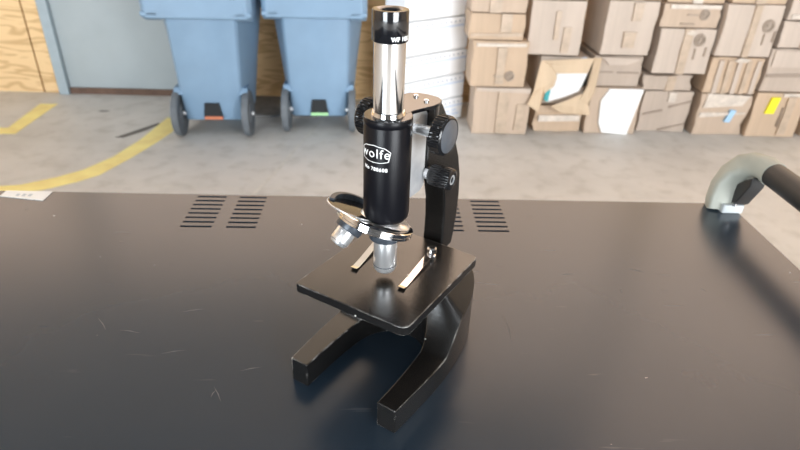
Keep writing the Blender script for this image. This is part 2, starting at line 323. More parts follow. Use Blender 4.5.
# ------------------------------------------------------------------ wheeled bins
def wheelie_bin(x, y, rz, strip, label, scale=1.0):
    t = thing('wheelie_bin', label, 'wheeled bin', (x, y, 0), rz)
    def sec(wb, wf, dep, y0, z, ch=.09):     # eight-sided section, narrow back towards the camera
        return [(-wb, y0, z), (wb, y0, z), (wb+.02, y0+.012, z), (wf, y0+dep*.45, z), (wf, y0+dep*.9, z), (wf-.05, y0+dep, z), (-wf+.05, y0+dep, z), (-wf, y0+dep*.9, z), (-wf, y0+dep*.45, z), (-wb-.02, y0+.012, z)]
    levels = [(.165, .215, .40, .03, .10), (.170, .225, .43, .015, .18), (.180, .255, .49, .0, .45), (.190, .292, .55, -.012, .74), (.195, .305, .57, -.015, .95)]
    bm = bmesh.new(); rings = []
    for wb, wf, dep, y0, z in levels: rings.append([bm.verts.new(p) for p in sec(wb, wf, dep, y0, z)])
    for a, b in zip(rings, rings[1:]):
        for i in range(len(a)): bm.faces.new((a[i], a[(i+1) % len(a)], b[(i+1) % len(a)], b[i]))
    bm.faces.new(rings[0]); bm.faces.new(rings[-1][::-1])
    body = link('body', bm, M['bin'], t, bevel=.018, seg=3)
    # collar band with the moulded handle shelf
    def band(wx, y0, y1, z0, z1): return prism([(-wx, y0+.03), (-wx+.03, y0), (wx-.03, y0), (wx, y0+.03), (wx, y1), (-wx, y1)], 'z', z0, z1)
    link('collar', band(.318, -.10, .64, .76, .97), M['bin'], t, bevel=.012, seg=3)
    for s in (-1, 1):
        link('handle_bracket', prism([(-.10, .775), (-.012, .735), (-.012, .80), (-.10, .80)], 'x', s*.265-.05, s*.265+.05), M['bin'], t, bevel=.006)
        link('socket', box(s*.22-.02, s*.22+.02, -.105, -.09, .875, .90), M['dark'], t, bevel=.004)
    lid = link('lid', band(.33, -.11, .66, .975, 1.02), M['bin'], t, bevel=.015, seg=3)
    hd = link('handle', sweep([(-.27, -.13, .93), (.27, -.13, .93)], lambda i: circ(.016)), M['bin'], t, smooth=True)
    # notch above the lower edge with a coloured strip under it
    nt = link('recess', prism([(-.058, .135), (.058, .135), (.045, .225), (-.045, .225)], 'y', -.0005, .055), M['dark'], t)
    link('strip', box(-.055, .06, -.004, .012, .118, .138), strip, t, bevel=.002)
    for s in (-1, 1):
        prof = [(0, -.026), (.06, -.026), (.063, -.018), (.108, -.018), (.126, -.025), (.144, -.020), (.149, 0), (.144, .020), (.126, .025), (.108, .018), (.063, .018), (.06, .026), (0, .026)]
        wq = link('wheel', lathe(prof, 40), M['wheel'], t, smooth=True, loc=(s*.218, .035, .149), rot=(0, pi/2, 0))
        link('hub_cap', lathe([(0, -.04), (.012, -.04), (.015, -.03), (.015, .03), (.012, .04), (0, .04)], 20), M['brushed'], wq, smooth=True)
        link('wheel_arch', prism([(-.005, .28), (.03, .318), (.11, .318), (.19, .27), (.205, .20), (.17, .24), (.10, .304), (.035, .306)], 'x', s*.20-.03, s*.20+.03), M['bin'], t, bevel=.004)
    link('axle', sweep([(-.21, .035, .149), (.21, .035, .149)], lambda i: circ(.011)), M['brushed'], t, smooth=True)
    link('foot', box(-.17, .17, .33, .38, .0, .11), M['bin'], t, bevel=.01)
    return t
wheelie_bin(-1.080, 3.655, radians(3), M['red'], 'blue wheeled bin with an orange-red strip in its lower notch, beside the grey door')
wheelie_bin(-.408, 3.775, radians(2), M['green'], 'blue wheeled bin with a pale green strip in its lower notch, behind the microscope')
pd = link('floor_shade_patch', box(-1.0, -.45, 4.05, 4.52, 0, .012), M['floorshade'], bevel=.004)  # dark slab: the shade behind the bin gap is put into its colour
pd['label'] = 'painted patch of shade on the floor behind the gap between the blue bins'; pd['category'] = 'painted shade'

# ------------------------------------------------------------------ stack of white wrapped cases, seen turned
sx, sy = .604, 4.119
ca, sa = cos(radians(37)), sin(radians(37))
levels = [0, .17, .34, .51, .73, .95, 1.12]
wl = ['bottom case of the stack of white wrapped cases behind the microscope', 'second case from the bottom of the white wrapped stack behind the microscope',
      'third case from the bottom of the white wrapped stack behind the microscope', 'fourth case from the bottom of the white wrapped stack behind the microscope',
      'fifth case from the bottom of the white wrapped stack, beside the eyepiece', 'topmost case of the white wrapped stack behind the eyepiece']
for i in range(6):
    z0, z1 = levels[i], levels[i+1]
    t = thing('wrapped_case', wl[i], 'wrapped case', (sx, sy, z0), radians(37), 'white wrapped cases stacked behind the microscope')
    h = z1-z0; dx = random.uniform(-.006, .006)
    bm = box(-.57+dx, dx, 0, .22, .002, h-.003)
    link('case_body', bm, M['wrap'], t, bevel=.015, seg=3)
    link('band', box(-.56+dx, -.01+dx, -.0025, .001, h-.062, h-.050), M['bluep'], t)
    bm = bmesh.new()
    for k in range(14):
        x = -.55+dx+k*.0415
        if x < -.02: link('dot', prism([(x+.008*cos(a*pi/4), h-.03+.006*sin(a*pi/4)) for a in range(8)], 'y', -.002, .001), M['dots'], t)
    if i == 0:
        bm = bmesh.new()
        for k in range(3): box(-.26+k*.075, -.20+k*.075, -.002, .001, .045, .062, bm); box(-.25+k*.07, -.21+k*.07, -.002, .001, .075, .088, bm)
        link('printed_marks', bm, M['bluep'], t)

# ------------------------------------------------------------------ cardboard boxes
def crest(bm, cx, cz, rad, y=-.0012):
    for k in range(16):
        a = 2*pi*k/16
        x, z = cx+rad*cos(a), cz+rad*sin(a)
        prism([(x+rad*.16*cos(b*pi/3+a), z+rad*.26*sin(b*pi/3+a)) for b in range(6)], 'y', y, .0008, bm)
    n = 20
    for k in range(n):
        a, b = 2*pi*k/n, 2*pi*(k+1)/n
        prism([(cx+rad*.72*cos(a), cz+rad*.72*sin(a)), (cx+rad*.72*cos(b), cz+rad*.72*sin(b)), (cx+rad*.55*cos(b), cz+rad*.55*sin(b)), (cx+rad*.55*cos(a), cz+rad*.55*sin(a))], 'y', y, .0008, bm)
    prism([(cx+rad*.35*cos(k*pi/4), cz+rad*.35*sin(k*pi/4)) for k in range(8)], 'y', y, .0008, bm)
ROWY = dict(A=3.81, B=3.89, C=3.87, D=3.93, E=3.89, F=3.87, G=3.90)
def carton(key, x0, x1, z0, z1, label, col=0, jit=.005, dep=.42, lean=0.0, rz=0.0, dy=0.0):
    if key[0] == 'A': dep = .25
    y = ROWY[key[0]]+dy; k = (ROWY[key[0]]+dy)/3.85
    x0, x1 = x0*k, x1*k; z0 = EYE-(EYE-z0)*k; z1 = EYE-(EYE-z1)*k
    if key[1] == '1': z0 = 0
    t = thing('cardboard_box', label, 'cardboard box', ((x0+x1)/2, y, z0), rz, 'cardboard boxes stacked along the wall')
    wd, h = (x1-x0)/2, z1-z0-.003
    rnd = random.Random(key)
    bm = bmesh.new(); n = 4; nz = 4
    # closed box with slightly bulging, crushed faces
    def P(a, b, c):
        bul = sin(pi*a)*sin(pi*c)*rnd.uniform(.002, .012)
        x = -wd+2*wd*a+lean*c*h; yy = dep*b; z = .001+h*c
        return [x, yy, z]
    g = {}
    for i in range(n+1):
        for j in (0, 1):
            for l in range(nz+1):
                p = P(i/n, j, l/nz)
                e = .5 if l in (0,) else 1
                p[0] += rnd.uniform(-jit, jit)*e; p[1] += rnd.uniform(-jit, jit) if j == 0 else 0
                if l == nz: p[2] += rnd.uniform(-jit, 0)
                g[i, j, l] = bm.verts.new(p)
    for i in range(n):
        for l in range(nz):
            for j in (0, 1): bm.faces.new((g[i, j, l], g[i+1, j, l], g[i+1, j, l+1], g[i, j, l+1]))
        for l in (0, nz): bm.faces.new((g[i, 0, l], g[i+1, 0, l], g[i+1, 1, l], g[i, 1, l]))
    for l in range(nz):
        for i in (0, n): bm.faces.new((g[i, 0, l], g[i, 1, l], g[i, 1, l+1], g[i, 0, l+1]))
    link('carton', bm, CB[col], t, bevel=.004)
    t['_wd'] = wd; t['_h'] = h
    return t, wd, h
def strip(t, x0, x1, z0, z1, m, name='tape', y=-.012, wob=.003):
    rnd = random.Random(x0*31+z0)
    pts = [(x0+rnd.uniform(-wob, wob), z0), (x1+rnd.uniform(-wob, wob), z0), (x1+rnd.uniform(-wob, wob), (z0+z1)/2), (x1+rnd.uniform(-wob, wob), z1), (x0+rnd.uniform(-wob, wob), z1), (x0+rnd.uniform(-wob, wob), (z0+z1)/2)]
    return link(name, prism(pts, 'y', y, .012), m, t)
def slant(t, pts, m, name, y=-.0125): return link(name, prism(pts, 'y', y, .012), m, t)
def prints(t, items, m=None, y=-.013):
    """items: ('crest', x, z, r) or ('bar', x0, x1, z0, z1)"""
    bm = bmesh.new()
    for it in items:
        if it[0] == 'crest': crest(bm, *it[1:], y=y)
        else: prism([(it[1], it[3]), (it[2], it[3]), (it[2], it[4]), (it[1], it[4])], 'y', y, .012, bm)
    link('printed_mark', bm, m or M['inkp'], t)

t, W_, H_ = carton('A1', 0.638, 1.02, 0, 0.318, 'cardboard box at the floor end of the leftmost box column', 0)
strip(t, -.03, .045, .01, H_-.01, M['tape']); strip(t, .10, .16, .03, .22, M['tape'])
slant(t, [(-W_+.01, H_-.02), (W_-.01, H_-.03), (W_-.01, H_), (-W_+.01, H_)], CB[1], 'flap', -.014)
t, W_, H_ = carton('A2', 0.598, 0.963, 0.32, 0.624, 'cardboard box with a faint round print, second in the leftmost column', 2)
slant(t, [(-W_+.02, H_-.035), (W_-.02, H_-.03), (W_-.02, H_-.012), (-W_+.02, H_-.015)], M['shinytape'], 'tape')
strip(t, -.02, .04, .02, H_-.04, M['tape']); prints(t, [('crest', .075, .075, .028), ('bar', -.03, .03, .07, .077), ('bar', -.02, .03, .035, .041)])
t, W_, H_ = carton('A3', 0.562, 0.915, 0.627, 0.794, 'squat cardboard box third in the leftmost column', 2)
slant(t, [(-W_+.01, .02), (-.05, .028), (.04, .02), (W_-.01, .03), (W_-.01, .05), (.02, .042), (-W_+.01, .04)], M['tape'], 'tape')
strip(t, .02, .09, .05, H_, M['tape'])
t, W_, H_ = carton('A4', 0.562, 0.912, 0.796, 1.06, 'topmost cardboard box of the leftmost column, cut by the top of the picture', 0)
strip(t, -.06, .02, .0, H_-.01, M['tape'])

t, W_, H_ = carton('B1', 1.072, 1.397, 0, 0.205, 'crushed low cardboard box on the floor under the torn open box', 2, jit=.014)
slant(t, [(-W_+.02, .075), (W_-.02, .085), (W_-.02, .125), (-W_+.02, .12)], M['shinytape'], 'tape', -.018)
# the torn open box
t, W_, H_ = carton('B2', 1.05, 1.372, .214, .535, 'torn open cardboard box spilling white sheets, flaps hanging out', 3, dy=.02)
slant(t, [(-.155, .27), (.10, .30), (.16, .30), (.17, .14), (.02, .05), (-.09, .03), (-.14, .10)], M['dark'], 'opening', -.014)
slant(t, [(-.09, .02), (.02, .055), (.125, .10), (.16, .225), (-.045, .225), (-.05, .16), (-.10, .19), (-.11, .10)], M['whitepaper'], 'white_sheet', -.03)
slant(t, [(-.11, .04), (-.08, .02), (-.072, .10), (-.10, .15)], M['teal'], 'coloured_sheet', -.034)
FLAPM = cardboard('torn_cardboard', (.66, .50, .34))
def flap(pts, m, name='torn_flap', th=.006):
    vs = [Vector(p) for p in pts]; nrm = (vs[1]-vs[0]).cross(vs[2]-vs[0]).normalized()*th
    bm = bmesh.new(); A = [bm.verts.new(v) for v in vs]; B = [bm.verts.new(v+nrm) for v in vs]
    c1 = bm.verts.new(sum(vs, Vector())/len(vs)); c2 = bm.verts.new(sum(vs, Vector())/len(vs)+nrm)
    for i in range(len(A)):
        j = (i+1) % len(A); bm.faces.new((A[i], A[j], c1)); bm.faces.new((B[j], B[i], c2)); bm.faces.new((A[i], B[i], B[j], A[j]))
    o = link(name, bm, FLAPM, t); return o
flap([(-.06, -.06, .225), (.145, -.07, .235), (.185, -.03, .325), (-.09, -.03, .305), (-.17, -.03, .30), (-.11, -.05, .28)], CB[1])
flap([(-.17, -.04, .30), (-.08, -.04, .29), (-.055, -.07, .20), (-.075, -.10, .15), (-.135, -.12, .11), (-.16, -.125, -.02), (-.245, -.13, .03), (-.215, -.13, .12)], CB[2])
flap([(.185, -.03, .33), (.225, -.06, .335), (.20, -.11, .12), (.165, -.12, .03), (.11, -.10, .05), (.16, -.07, .16)], CB[1])
flap([(-.075, -.10, .01), (.045, -.09, .055), (.15, -.07, .10), (.175, -.11, .04), (.19, -.14, -.03), (.07, -.15, -.02), (-.01, -.14, -.02)], CB[2])
slant(t, [(.10, .295), (.15, .30), (.14, .325), (.11, .322)], M['bluep'], 'blue_print', -.034)
t, W_, H_ = carton('B3', 0.945, 1.292, 0.541, 0.885, 'cardboard box resting on the torn open box', 1)
strip(t, .05, .10, .02, .18, M['tape']); strip(t, -.01, .02, .10, .28, M['tape'])
t, W_, H_ = carton('B4', 0.955, 1.3, 0.888, 1.14, 'topmost cardboard box above the torn open box, cut by the top of the picture', 3)
strip(t, -.03, .03, .0, H_-.01, M['tape'])

t, W_, H_ = carton('C1', 1.428, 1.784, 0, 0.335, 'cardboard box on the floor with a large white sheet on its front', 0)
slant(t, [(-.055, .012), (W_-.055, .0), (W_-.005, H_-.002), (-.06, H_-.003), (-.105, .24), (-.09, .08)], M['whitepaper'], 'white_sheet', -.02)
t, W_, H_ = carton('C2', 1.41, 1.736, 0.344, 0.549, 'cardboard box with a folded pale top flap above the white-sheeted box', 3, dy=.03)
slant(t, [(-W_+.03, H_-.005), (W_-.02, H_-.01), (W_-.05, H_-.03), (.05, H_-.055), (-.07, H_-.055), (-W_+.07, H_-.03)], CB[1], 'flap', -.02)
prints(t, [('bar', -.17, -.03, .095, .101), ('bar', 0, .15, .093, .099)], M['ink'])
t, W_, H_ = carton('C3', 1.432, 1.756, 0.552, 0.894, 'tall pale cardboard box third in the column with the white sheet', 1)
strip(t, -.03, .05, .05, .15, M['tape']); strip(t, .00, .06, .22, H_-.01, M['tape'])
t, W_, H_ = carton('C4', 1.43, 1.765, 0.897, 1.12, 'topmost cardboard box above the column with the white sheet', 2)
strip(t, -.03, .04, .0, H_-.01, M['tape'])

t, W_, H_ = carton('D1', 1.797, 2.135, 0, 0.322, 'cardboard box on the floor with two slanting dark creases', 3)
slant(t, [(-.155, .125), (-.02, .155), (-.02, .163), (-.155, .133)], M['ink'], 'crease'); slant(t, [(.02, .18), (.17, .225), (.17, .233), (.02, .188)], M['ink'], 'crease')
slant(t, [(-.02, .01), (.16, .06), (.16, .067), (-.02, .017)], M['ink'], 'crease'); strip(t, .0, .05, .22, .288, M['shinytape'])
t, W_, H_ = carton('D2', 1.766, 2.1, 0.326, 0.436, 'flattened cardboard box squeezed under the box with the crest', 3, jit=.012)
strip(t, -.01, .05, .0, .10, M['tape'])
t, W_, H_ = carton('D3', 1.808, 2.172, 0.44, 0.734, 'large pale cardboard box with a round crest at its upper right', 1, dy=-.03)
prints(t, [('crest', .085, .225, .033), ('bar', .065, .075, .10, .17), ('bar', .135, .145, .12, .18)]); strip(t, -.03, .03, .0, H_, M['tape'])
slant(t, [(-.02, H_-.03), (.03, H_-.04), (.05, H_-.02), (.01, H_-.005)], M['shinytape'], 'tape', -.014)
t, W_, H_ = carton('D4', 1.787, 2.162, 0.737, 0.885, 'squat cardboard box with a crest and printed line, fourth in its column', 0, dy=-.02)
prints(t, [('crest', .085, .085, .028), ('bar', -.03, .04, .078, .085)]); slant(t, [(-.15, H_-.03), (.18, H_-.025), (.18, H_-.002), (-.15, H_-.004)], M['shinytape'], 'tape')
prints(t, [('bar', -.06, .03, .022, .028)], M['ink'])
t, W_, H_ = carton('D5', 1.8, 2.165, 0.888, 1.12, 'cardboard box just showing at the top above the squat crested box', 2)
strip(t, -.03, .04, .0, H_-.01, M['shinytape'])

t, W_, H_ = carton('E1', 2.205, 2.552, 0, 0.311, 'tape-covered cardboard box with a light blue sticker', 0, jit=.014)
slant(t, [(-W_+.02, .20), (W_-.06, .22), (W_-.02, .29), (-W_+.03, .30)], M['shinytape'], 'tape'); slant(t, [(-W_+.01, .13), (0, .145), (W_-.02, .16), (W_-.02, .17), (-W_+.01, .165)], M['shinytape'], 'tape', -.013)
slant(t, [(.02, .10), (.06, .10), (.085, .185), (.045, .19)], M['blabel'], 'sticker', -.017)
t, W_, H_ = carton('E2', 2.192, 2.553, 0.314, 0.56, 'cardboard box with vertical tape stripes above the one with the blue sticker', 2)
for k in range(5): strip(t, -.13+k*.065, -.10+k*.065, .0, H_-.02, M['tape'] if k % 2 else CB[1], 'tape')
slant(t, [(-.03, H_-.025), (.05, H_-.03), (.08, H_-.01), (.0, H_)], M['shinytape'], 'tape', -.016)
t, W_, H_ = carton('E3', 2.2, 2.565, 0.563, 0.892, 'large pale cardboard box with a crest and a vertical tape, high on the right', 1, dy=-.02)
strip(t, -.01, .035, .0, H_, M['tape']); prints(t, [('crest', .115, .20, .034), ('bar', .10, .108, .08, .15), ('bar', .165, .173, .10, .17)])
t, W_, H_ = carton('E4', 2.21, 2.56, 0.895, 1.1, 'topmost cardboard box above the large pale crested box on the right', 2)
strip(t, -.03, .04, .0, H_-.01, M['tape'])

t, W_, H_ = carton('F1', 2.58, 2.94, 0, 0.33, 'cardboard box on the floor with a bright yellow sticker', 2)
slant(t, [(-.095, .175), (-.03, .175), (-.015, .29), (-.075, .29)], M['ylabel'], 'sticker', -.016); strip(t, .0, .12, .295, .318, M['shinytape'])
strip(t, .045, .10, .02, .30, M['tape']); prints(t, [('bar', .025, .031, .08, .22)], M['ink'])
t, W_, H_ = carton('F2', 2.58, 2.94, 0.334, 0.625, 'cardboard box sitting over the one with the yellow sticker', 3)
slant(t, [(-W_+.01, .10), (W_-.01, .11), (W_-.01, .13), (-W_+.01, .12)], M['ink'], 'crease'); slant(t, [(-W_+.02, .17), (W_-.01, .17), (W_-.01, .27), (-W_+.02, .28)], CB[1], 'flap')
t, W_, H_ = carton('F3', 2.6, 2.95, 0.628, 0.8, 'pale squat cardboard box by the right edge of the picture, third in its column', 1)
strip(t, -.03, .04, .0, H_-.01, M['tape'])
t, W_, H_ = carton('F4', 2.6, 2.95, 0.803, 1.08, 'topmost pale cardboard box by the right edge of the picture', 1)
slant(t, [(-W_+.02, .01), (W_-.02, .01), (W_-.02, .04), (-W_+.02, .035)], M['shinytape'], 'tape')
t, W_, H_ = carton('G1', 2.985, 3.34, 0, 0.33, 'orange-brown cardboard box on the floor at the right edge of the picture', 2)
strip(t, -.03, .04, .0, H_-.01, M['tape'])
for o in bpy.data.objects:
    for k in ('_wd', '_h'):
        if k in o: del o[k]

# ------------------------------------------------------------------ the cart
cart = thing('equipment_cart', 'black steel-topped cart with vent slots and a push handle, carrying the microscope', 'cart', (0, .30, 0))
CY = .30; XL, XR, YF, YB = -.80, .5548, -.25, .8075
bm = bmesh.new()
cols = [(-.276, -.2325), (-.2125, -.1715), (.080, .1212), (.1416, .1860)]
ys0, pitch, sl = .7080, .0128, .0046
rows = [(ys0+k*pitch, ys0+k*pitch+sl) for k in range(8)]
xs = sorted({XL, XR, *[a for c in cols for a in c]}); ys = sorted({YF, YB, *[a for c in rows for a in c]})
vt = {}
def V(i, j, k):
    if (i, j, k) not in vt: vt[i, j, k] = bm.verts.new((xs[i], ys[j]-CY, T if k else T-.003))
    return vt[i, j, k]
hole = lambda i, j: 0 <= i < len(xs)-1 and 0 <= j < len(ys)-1 and any(abs(xs[i]-a) < 1e-6 for a, b in cols) and any(abs(ys[j]-a) < 1e-6 for a, b in rows)
solid = lambda i, j: 0 <= i < len(xs)-1 and 0 <= j < len(ys)-1 and not hole(i, j)
for i in range(len(xs)-1):
    for j in range(len(ys)-1):
        if not solid(i, j): continue
        bm.faces.new((V(i, j, 1), V(i+1, j, 1), V(i+1, j+1, 1), V(i, j+1, 1)))
        bm.faces.new((V(i, j, 0), V(i, j+1, 0), V(i+1, j+1, 0), V(i+1, j, 0)))
        for (di, dj, a, b) in ((-1, 0, (i, j), (i, j+1)), (1, 0, (i+1, j), (i+1, j+1)), (0, -1, (i, j), (i+1, j)), (0, 1, (i, j+1), (i+1, j+1))):
            if not solid(i+di, j+dj): bm.faces.new((V(*a, 0), V(*b, 0), V(*b, 1), V(*a, 1)))
top = link('worktop', bm, M['cart'], cart)
for xa, ya, xb, yb in ((-0.218, 0.5217, -0.1952, 0.5275),(-0.2201, 0.454, -0.1958, 0.4602),(-0.1546, 0.4092, -0.1436, 0.3905),(-0.1543, 0.3966, -0.1518, 0.4054),(0.324, 0.6188, 0.3426, 0.6124),(0.3992, 0.5769, 0.4049, 0.5729),(0.1434, 0.5204, 0.146, 0.4798),(-0.2741, 0.4904, -0.2515, 0.4858),(0.298, 0.5749, 0.2975, 0.5668),(-0.1345, 0.4307, -0.114, 0.4364),(-0.3053, 0.5099, -0.2887, 0.4902),(0.2309, 0.6033, 0.2508, 0.6059)):      # scuffs scratched into the worktop
    d_ = Vector((xb-xa, yb-ya)); n_ = Vector((-d_.y, d_.x)).normalized()*.0005; mx_, my_ = (xa+xb)/2+n_.x*1.5, (ya+yb)/2+n_.y*1.5
    link('scratch', prism([(xa, ya-CY), (mx_-n_.x, my_-n_.y-CY), (xb, yb-CY), (mx_+n_.x, my_+n_.y-CY)], 'z', T-.0002, T+.00012), M['scratch'], top)
y0, y1 = YF-CY, YB-CY
body = box(XL+.002, XR-.002, y0+.002, y0+.014, .14, T-.0035)
box(XL+.002, XR-.002, y1-.014, y1-.002, .14, T-.0035, body); box(XL+.002, XL+.014, y0+.014, y1-.014, .14, T-.0035, body)
box(XR-.014, XR-.002, y0+.014, y1-.014, .14, T-.0035, body); box(XL+.014, XR-.014, y0+.014, y1-.014, .14, .16, body)
link('cabinet_body', body, M['black'], cart)
for x in (XL+.09, XR-.09):
    for y in (y0+.09, y1-.09):
        cw = link('caster', lathe([(0, -.016), (.045, -.016), (.052, -.01), (.052, .01), (.045, .016), (0, .016)], 32), M['rubber'], cart, smooth=True, loc=(x, y, .052), rot=(0, pi/2, 0))
        fk = link('caster_fork', box(x-.025, x+.025, y-.02, y+.02, .106, .142), M['brushed'], cart)
lb = link('paper_sticker', prism([(-.5647, .789-CY), (-.4961, .7775-CY), (-.4961, .8065-CY), (-.5647, .8068-CY)], 'z', T+.0003, T+.0010), M['paper'], cart); lb['label'] = 'white paper sticker'
bm = bmesh.new()
for k in range(3): prism([(-.543+k*.009, .790-CY), (-.538+k*.009, .789-CY), (-.538+k*.009, .796-CY), (-.543+k*.009, .797-CY)], 'z', T+.0010, T+.0012, bm)
link('faint_print', bm, M['pale'], lb)
# push handle: flat bracket bending over into a round rubber grip
def rrect(a, b, c=.006, n=4):
    pts = []
    for cx_, cy_, s in ((a-c, b-c, 0), (-a+c, b-c, 1), (-a+c, -b+c, 2), (a-c, -b+c, 3)):
        for k in range(n+1):
            t_ = (s+k/n)*pi/2; pts.append((cx_+c*cos(t_), cy_+c*sin(t_)))
    return pts
hp = [(.531, .791, -.001), (.532, .797, .014), (.538, .805, .032), (.548, .8085, .049), (.558, .803, .064), (.565, .790, .0745), (.568, .773, .0775), (.569, .752, .0765)]
def hsec(i):
    k = min(1, i/6); return rrect(.0185-.0005*k, (.0125, .0150, .0185, .0205, .0205, .0190, .0180, .0175)[i], .005+.010*k)
def hframe():
    bm = bmesh.new(); rings = []
    pts = [Vector(p) for p in hp]
    for i, p in enumerate(pts):
        d = (pts[min(i+1, len(pts)-1)]-pts[max(i-1, 0)]).normalized()
        s = Vector((1, -.25, 0)); s = (s-d*s.dot(d)).normalized(); n = d.cross(s)
        rings.append([bm.verts.new(p+s*a+n*b-Vector((0, CY, -T))) for a, b in hsec(i)])
    for a, b in zip(rings, rings[1:]):
        for i in range(len(a)): bm.faces.new((a[i], a[(i+1) % len(a)], b[(i+1) % len(a)], b[i]))
    bm.faces.new(rings[0]); bm.faces.new(rings[-1][::-1]); return bm
hb = link('handle_bracket', hframe(), M['bracket'], cart, smooth=True); hb['label'] = 'grey-green bracket of the push handle'
link('handle_foot', prism(rrect(.0165, .0110, .003), 'z', 0, .014), M['pale'], hb, loc=(.5435, .785-CY, T), bevel=.0015)
link('bracket_web', prism([(.008, .006), (.011, .040), (-.016, .064), (-.018, .050), (-.005, .016)], 'x', -.009, .013), M['rubber'], hb, loc=(.5475, .776-CY, T+.004), rot=(0, .12, 0), bevel=.002)
link('bracket_screw', lathe([(0, 0), (.004, 0), (.004, .004), (.002, .005), (0, .005)], 16), M['chrome'], hb, smooth=True, loc=(.5425, .7745-CY, T+.014))
gp = [(.569, .757, .0765), (.569, .70, .0765), (.569, .50, .0760), (.569, .25, .0755), (.569, -.10, .075), (.569, -.16, .075)]
link('handle_grip', sweep([Vector(p)-Vector((0, CY, -T)) for p in gp], lambda i: circ(.0175, 32)), M['rubber'], cart, smooth=True)
hp2 = [(.569, -.15, .075), (.568, -.18, .072), (.56, -.20, .05), (.535, -.20, .0)]
link('handle_bracket', sweep([Vector(p)-Vector((0, CY, -T)) for p in hp2], lambda i: rrect(.018, .017, .008)), M['bracket'], cart, smooth=True)

# ------------------------------------------------------------------ the microscope
mic = thing('microscope', 'old black monocular microscope with chrome tube and chipped edges, standing on the cart top', 'microscope', (.00643, .44484, T), radians(-34))
E = M['enamel']
# horseshoe base
def base_mesh():
    bm = bmesh.new()
    inn, out = [], []
    n = 14
    # right half, from the toe back and around; then mirrored
    I = [(.0400, -.0690)]+[(.0405, -.045), (.0400, -.02), (.0385, 0.0)]
    for k in range(1, 9):
        a = k/8*pi/2; I.append((.0385*cos(a)**.9 if k < 8 else 0, .0+.050*sin(a)))
    Oo = [(.0595, -.0690), (.0615, -.045), (.0635, -.02), (.0645, 0.005), (.0640, .020), (.0628, .038), (.0605, .056), (.0570, .074), (.0520, .092), (.0440, .108), (.0250, .118), (0, .120)]
    assert len(I) == len(Oo)
    I = I+[(-x, y) for x, y in I[-2::-1]]; Oo = Oo+[(-x, y) for x, y in Oo[-2::-1]]
    # refine
    def ref(P):
        R_ = []
        for i in range(len(P)-1):
            for k in range(7):
                t_ = k/7; R_.append((P[i][0]*(1-t_)+P[i+1][0]*t_, P[i][1]*(1-t_)+P[i+1][1]*t_))
        return R_+[P[-1]]
    def smooth(P):
        for _ in range(16):
            P = [P[0]]+[((P[i-1][0]+2*P[i][0]+P[i+1][0])/4, (P[i-1][1]+2*P[i][1]+P[i+1][1])/4) for i in range(1, len(P)-1)]+[P[-1]]
        return P
    I, Oo = smooth(ref(I)), smooth(ref(Oo))
    def h(x, y):
        dx = max(0, abs(x)-.019)*.60; dy = max(0, (.054-y)*1.35, y-.105); d = (dx**3+dy**3)**(1/3)
        s = max(0, 1-d/.060); return .0275+.0635*s**1.6
    ns = 18; Tp, Bt = [], []
    for (ix, iy), (ox, oy) in zip(I, Oo):
        Tp.append([bm.verts.new((ix+(ox-ix)*k/ns, iy+(oy-iy)*k/ns, h(ix+(ox-ix)*k/ns, iy+(oy-iy)*k/ns))) for k in range(ns+1)])
        Bt.append([bm.verts.new((ix, iy, 0)), bm.verts.new((ox, oy, 0))])
    L_ = len(I)
    for i in range(L_-1):
        for k in range(ns): bm.faces.new((Tp[i][k], Tp[i][k+1], Tp[i+1][k+1], Tp[i+1][k]))
        bm.faces.new((Bt[i][0], Bt[i+1][0], Bt[i+1][1], Bt[i][1]))
        bm.faces.new((Tp[i][0], Tp[i+1][0], Bt[i+1][0], Bt[i][0])); bm.faces.new((Tp[i][ns], Bt[i][1], Bt[i+1][1], Tp[i+1][ns]))
    for i in (0, L_-1): bm.faces.new(Tp[i]+[Bt[i][1], Bt[i][0]])
    return bm
link('base', base_mesh(), E, mic, bevel=.0012, seg=3)
# arm: a C-shaped casting, outline in (depth, height)
arm_o = [(.040, .2605), (.066, .2605), (.072, .254), (.086, .235), (.101, .214), (.112, .192), (.1185, .170), (.1205, .148), (.1195, .125), (.116, .104), (.112, .090),
         (.088, .090), (.0895, .108), (.0900, .128), (.0880, .150), (.0820, .172), (.0720, .184), (.0560, .190), (.0485, .196), (.0480, .215), (.0480, .250)]
link('arm', prism(arm_o, 'x', -.0115, .0115), E, mic, bevel=.0025, seg=3)
# stage
def rpoly(P):
    out = []
    for i, (x, y, rr) in enumerate(P):
        a = Vector(P[i-1][:2]); c = Vector(P[(i+1) % len(P)][:2]); b_ = Vector((x, y)); d1_ = (a-b_).normalized(); d2_ = (c-b_).normalized()
        for k in range(7):
            t_ = k/6; p = (b_+d1_*rr)*(1-t_)**2+b_*2*t_*(1-t_)+(b_+d2_*rr)*t_*t_; out.append((p.x, p.y))
    return out
bm = prism(rpoly([(-.0600, -.0560, .004), (.0570, -.0535, .010), (.0570, .0800, .006), (-.0590, .0800, .006)]), 'z', .0975, .107)
link('stage', bm, E, mic, bevel=.0009, seg=3)
link('stage_bracket', prism([(.060, .0978), (.092, .0978), (.100, .090), (.098, .070), (.070, .080)], 'x', -.016, .016), E, mic, bevel=.002)
def clip(name_x, rot_):
    # springy chrome strip: pinned at the back, tip lifted
    pts = [(0, .004, .0045), (0, -.004, .0050), (0, -.020, .0035), (0, -.045, .0012), (0, -.058, .0008), (0, -.063, .0022)]
    o = link('stage_clip', sweep(pts, lambda i: [(-.0033, -.0004), (.0033, -.0004), (.0033, .0004), (-.0033, .0004)]), M['chrome'], mic, loc=(name_x, .053, .1072), rot=(0, 0, rot_))
    link('clip_post', lathe([(0, -.0005), (.0042, -.0005), (.0042, .0022), (.003, .003), (.003, .0055), (.0046, .006), (.0046, .0098), (.0034, .0112), (0, .0115)], 24), M['chrome'], o, smooth=True)
    return o
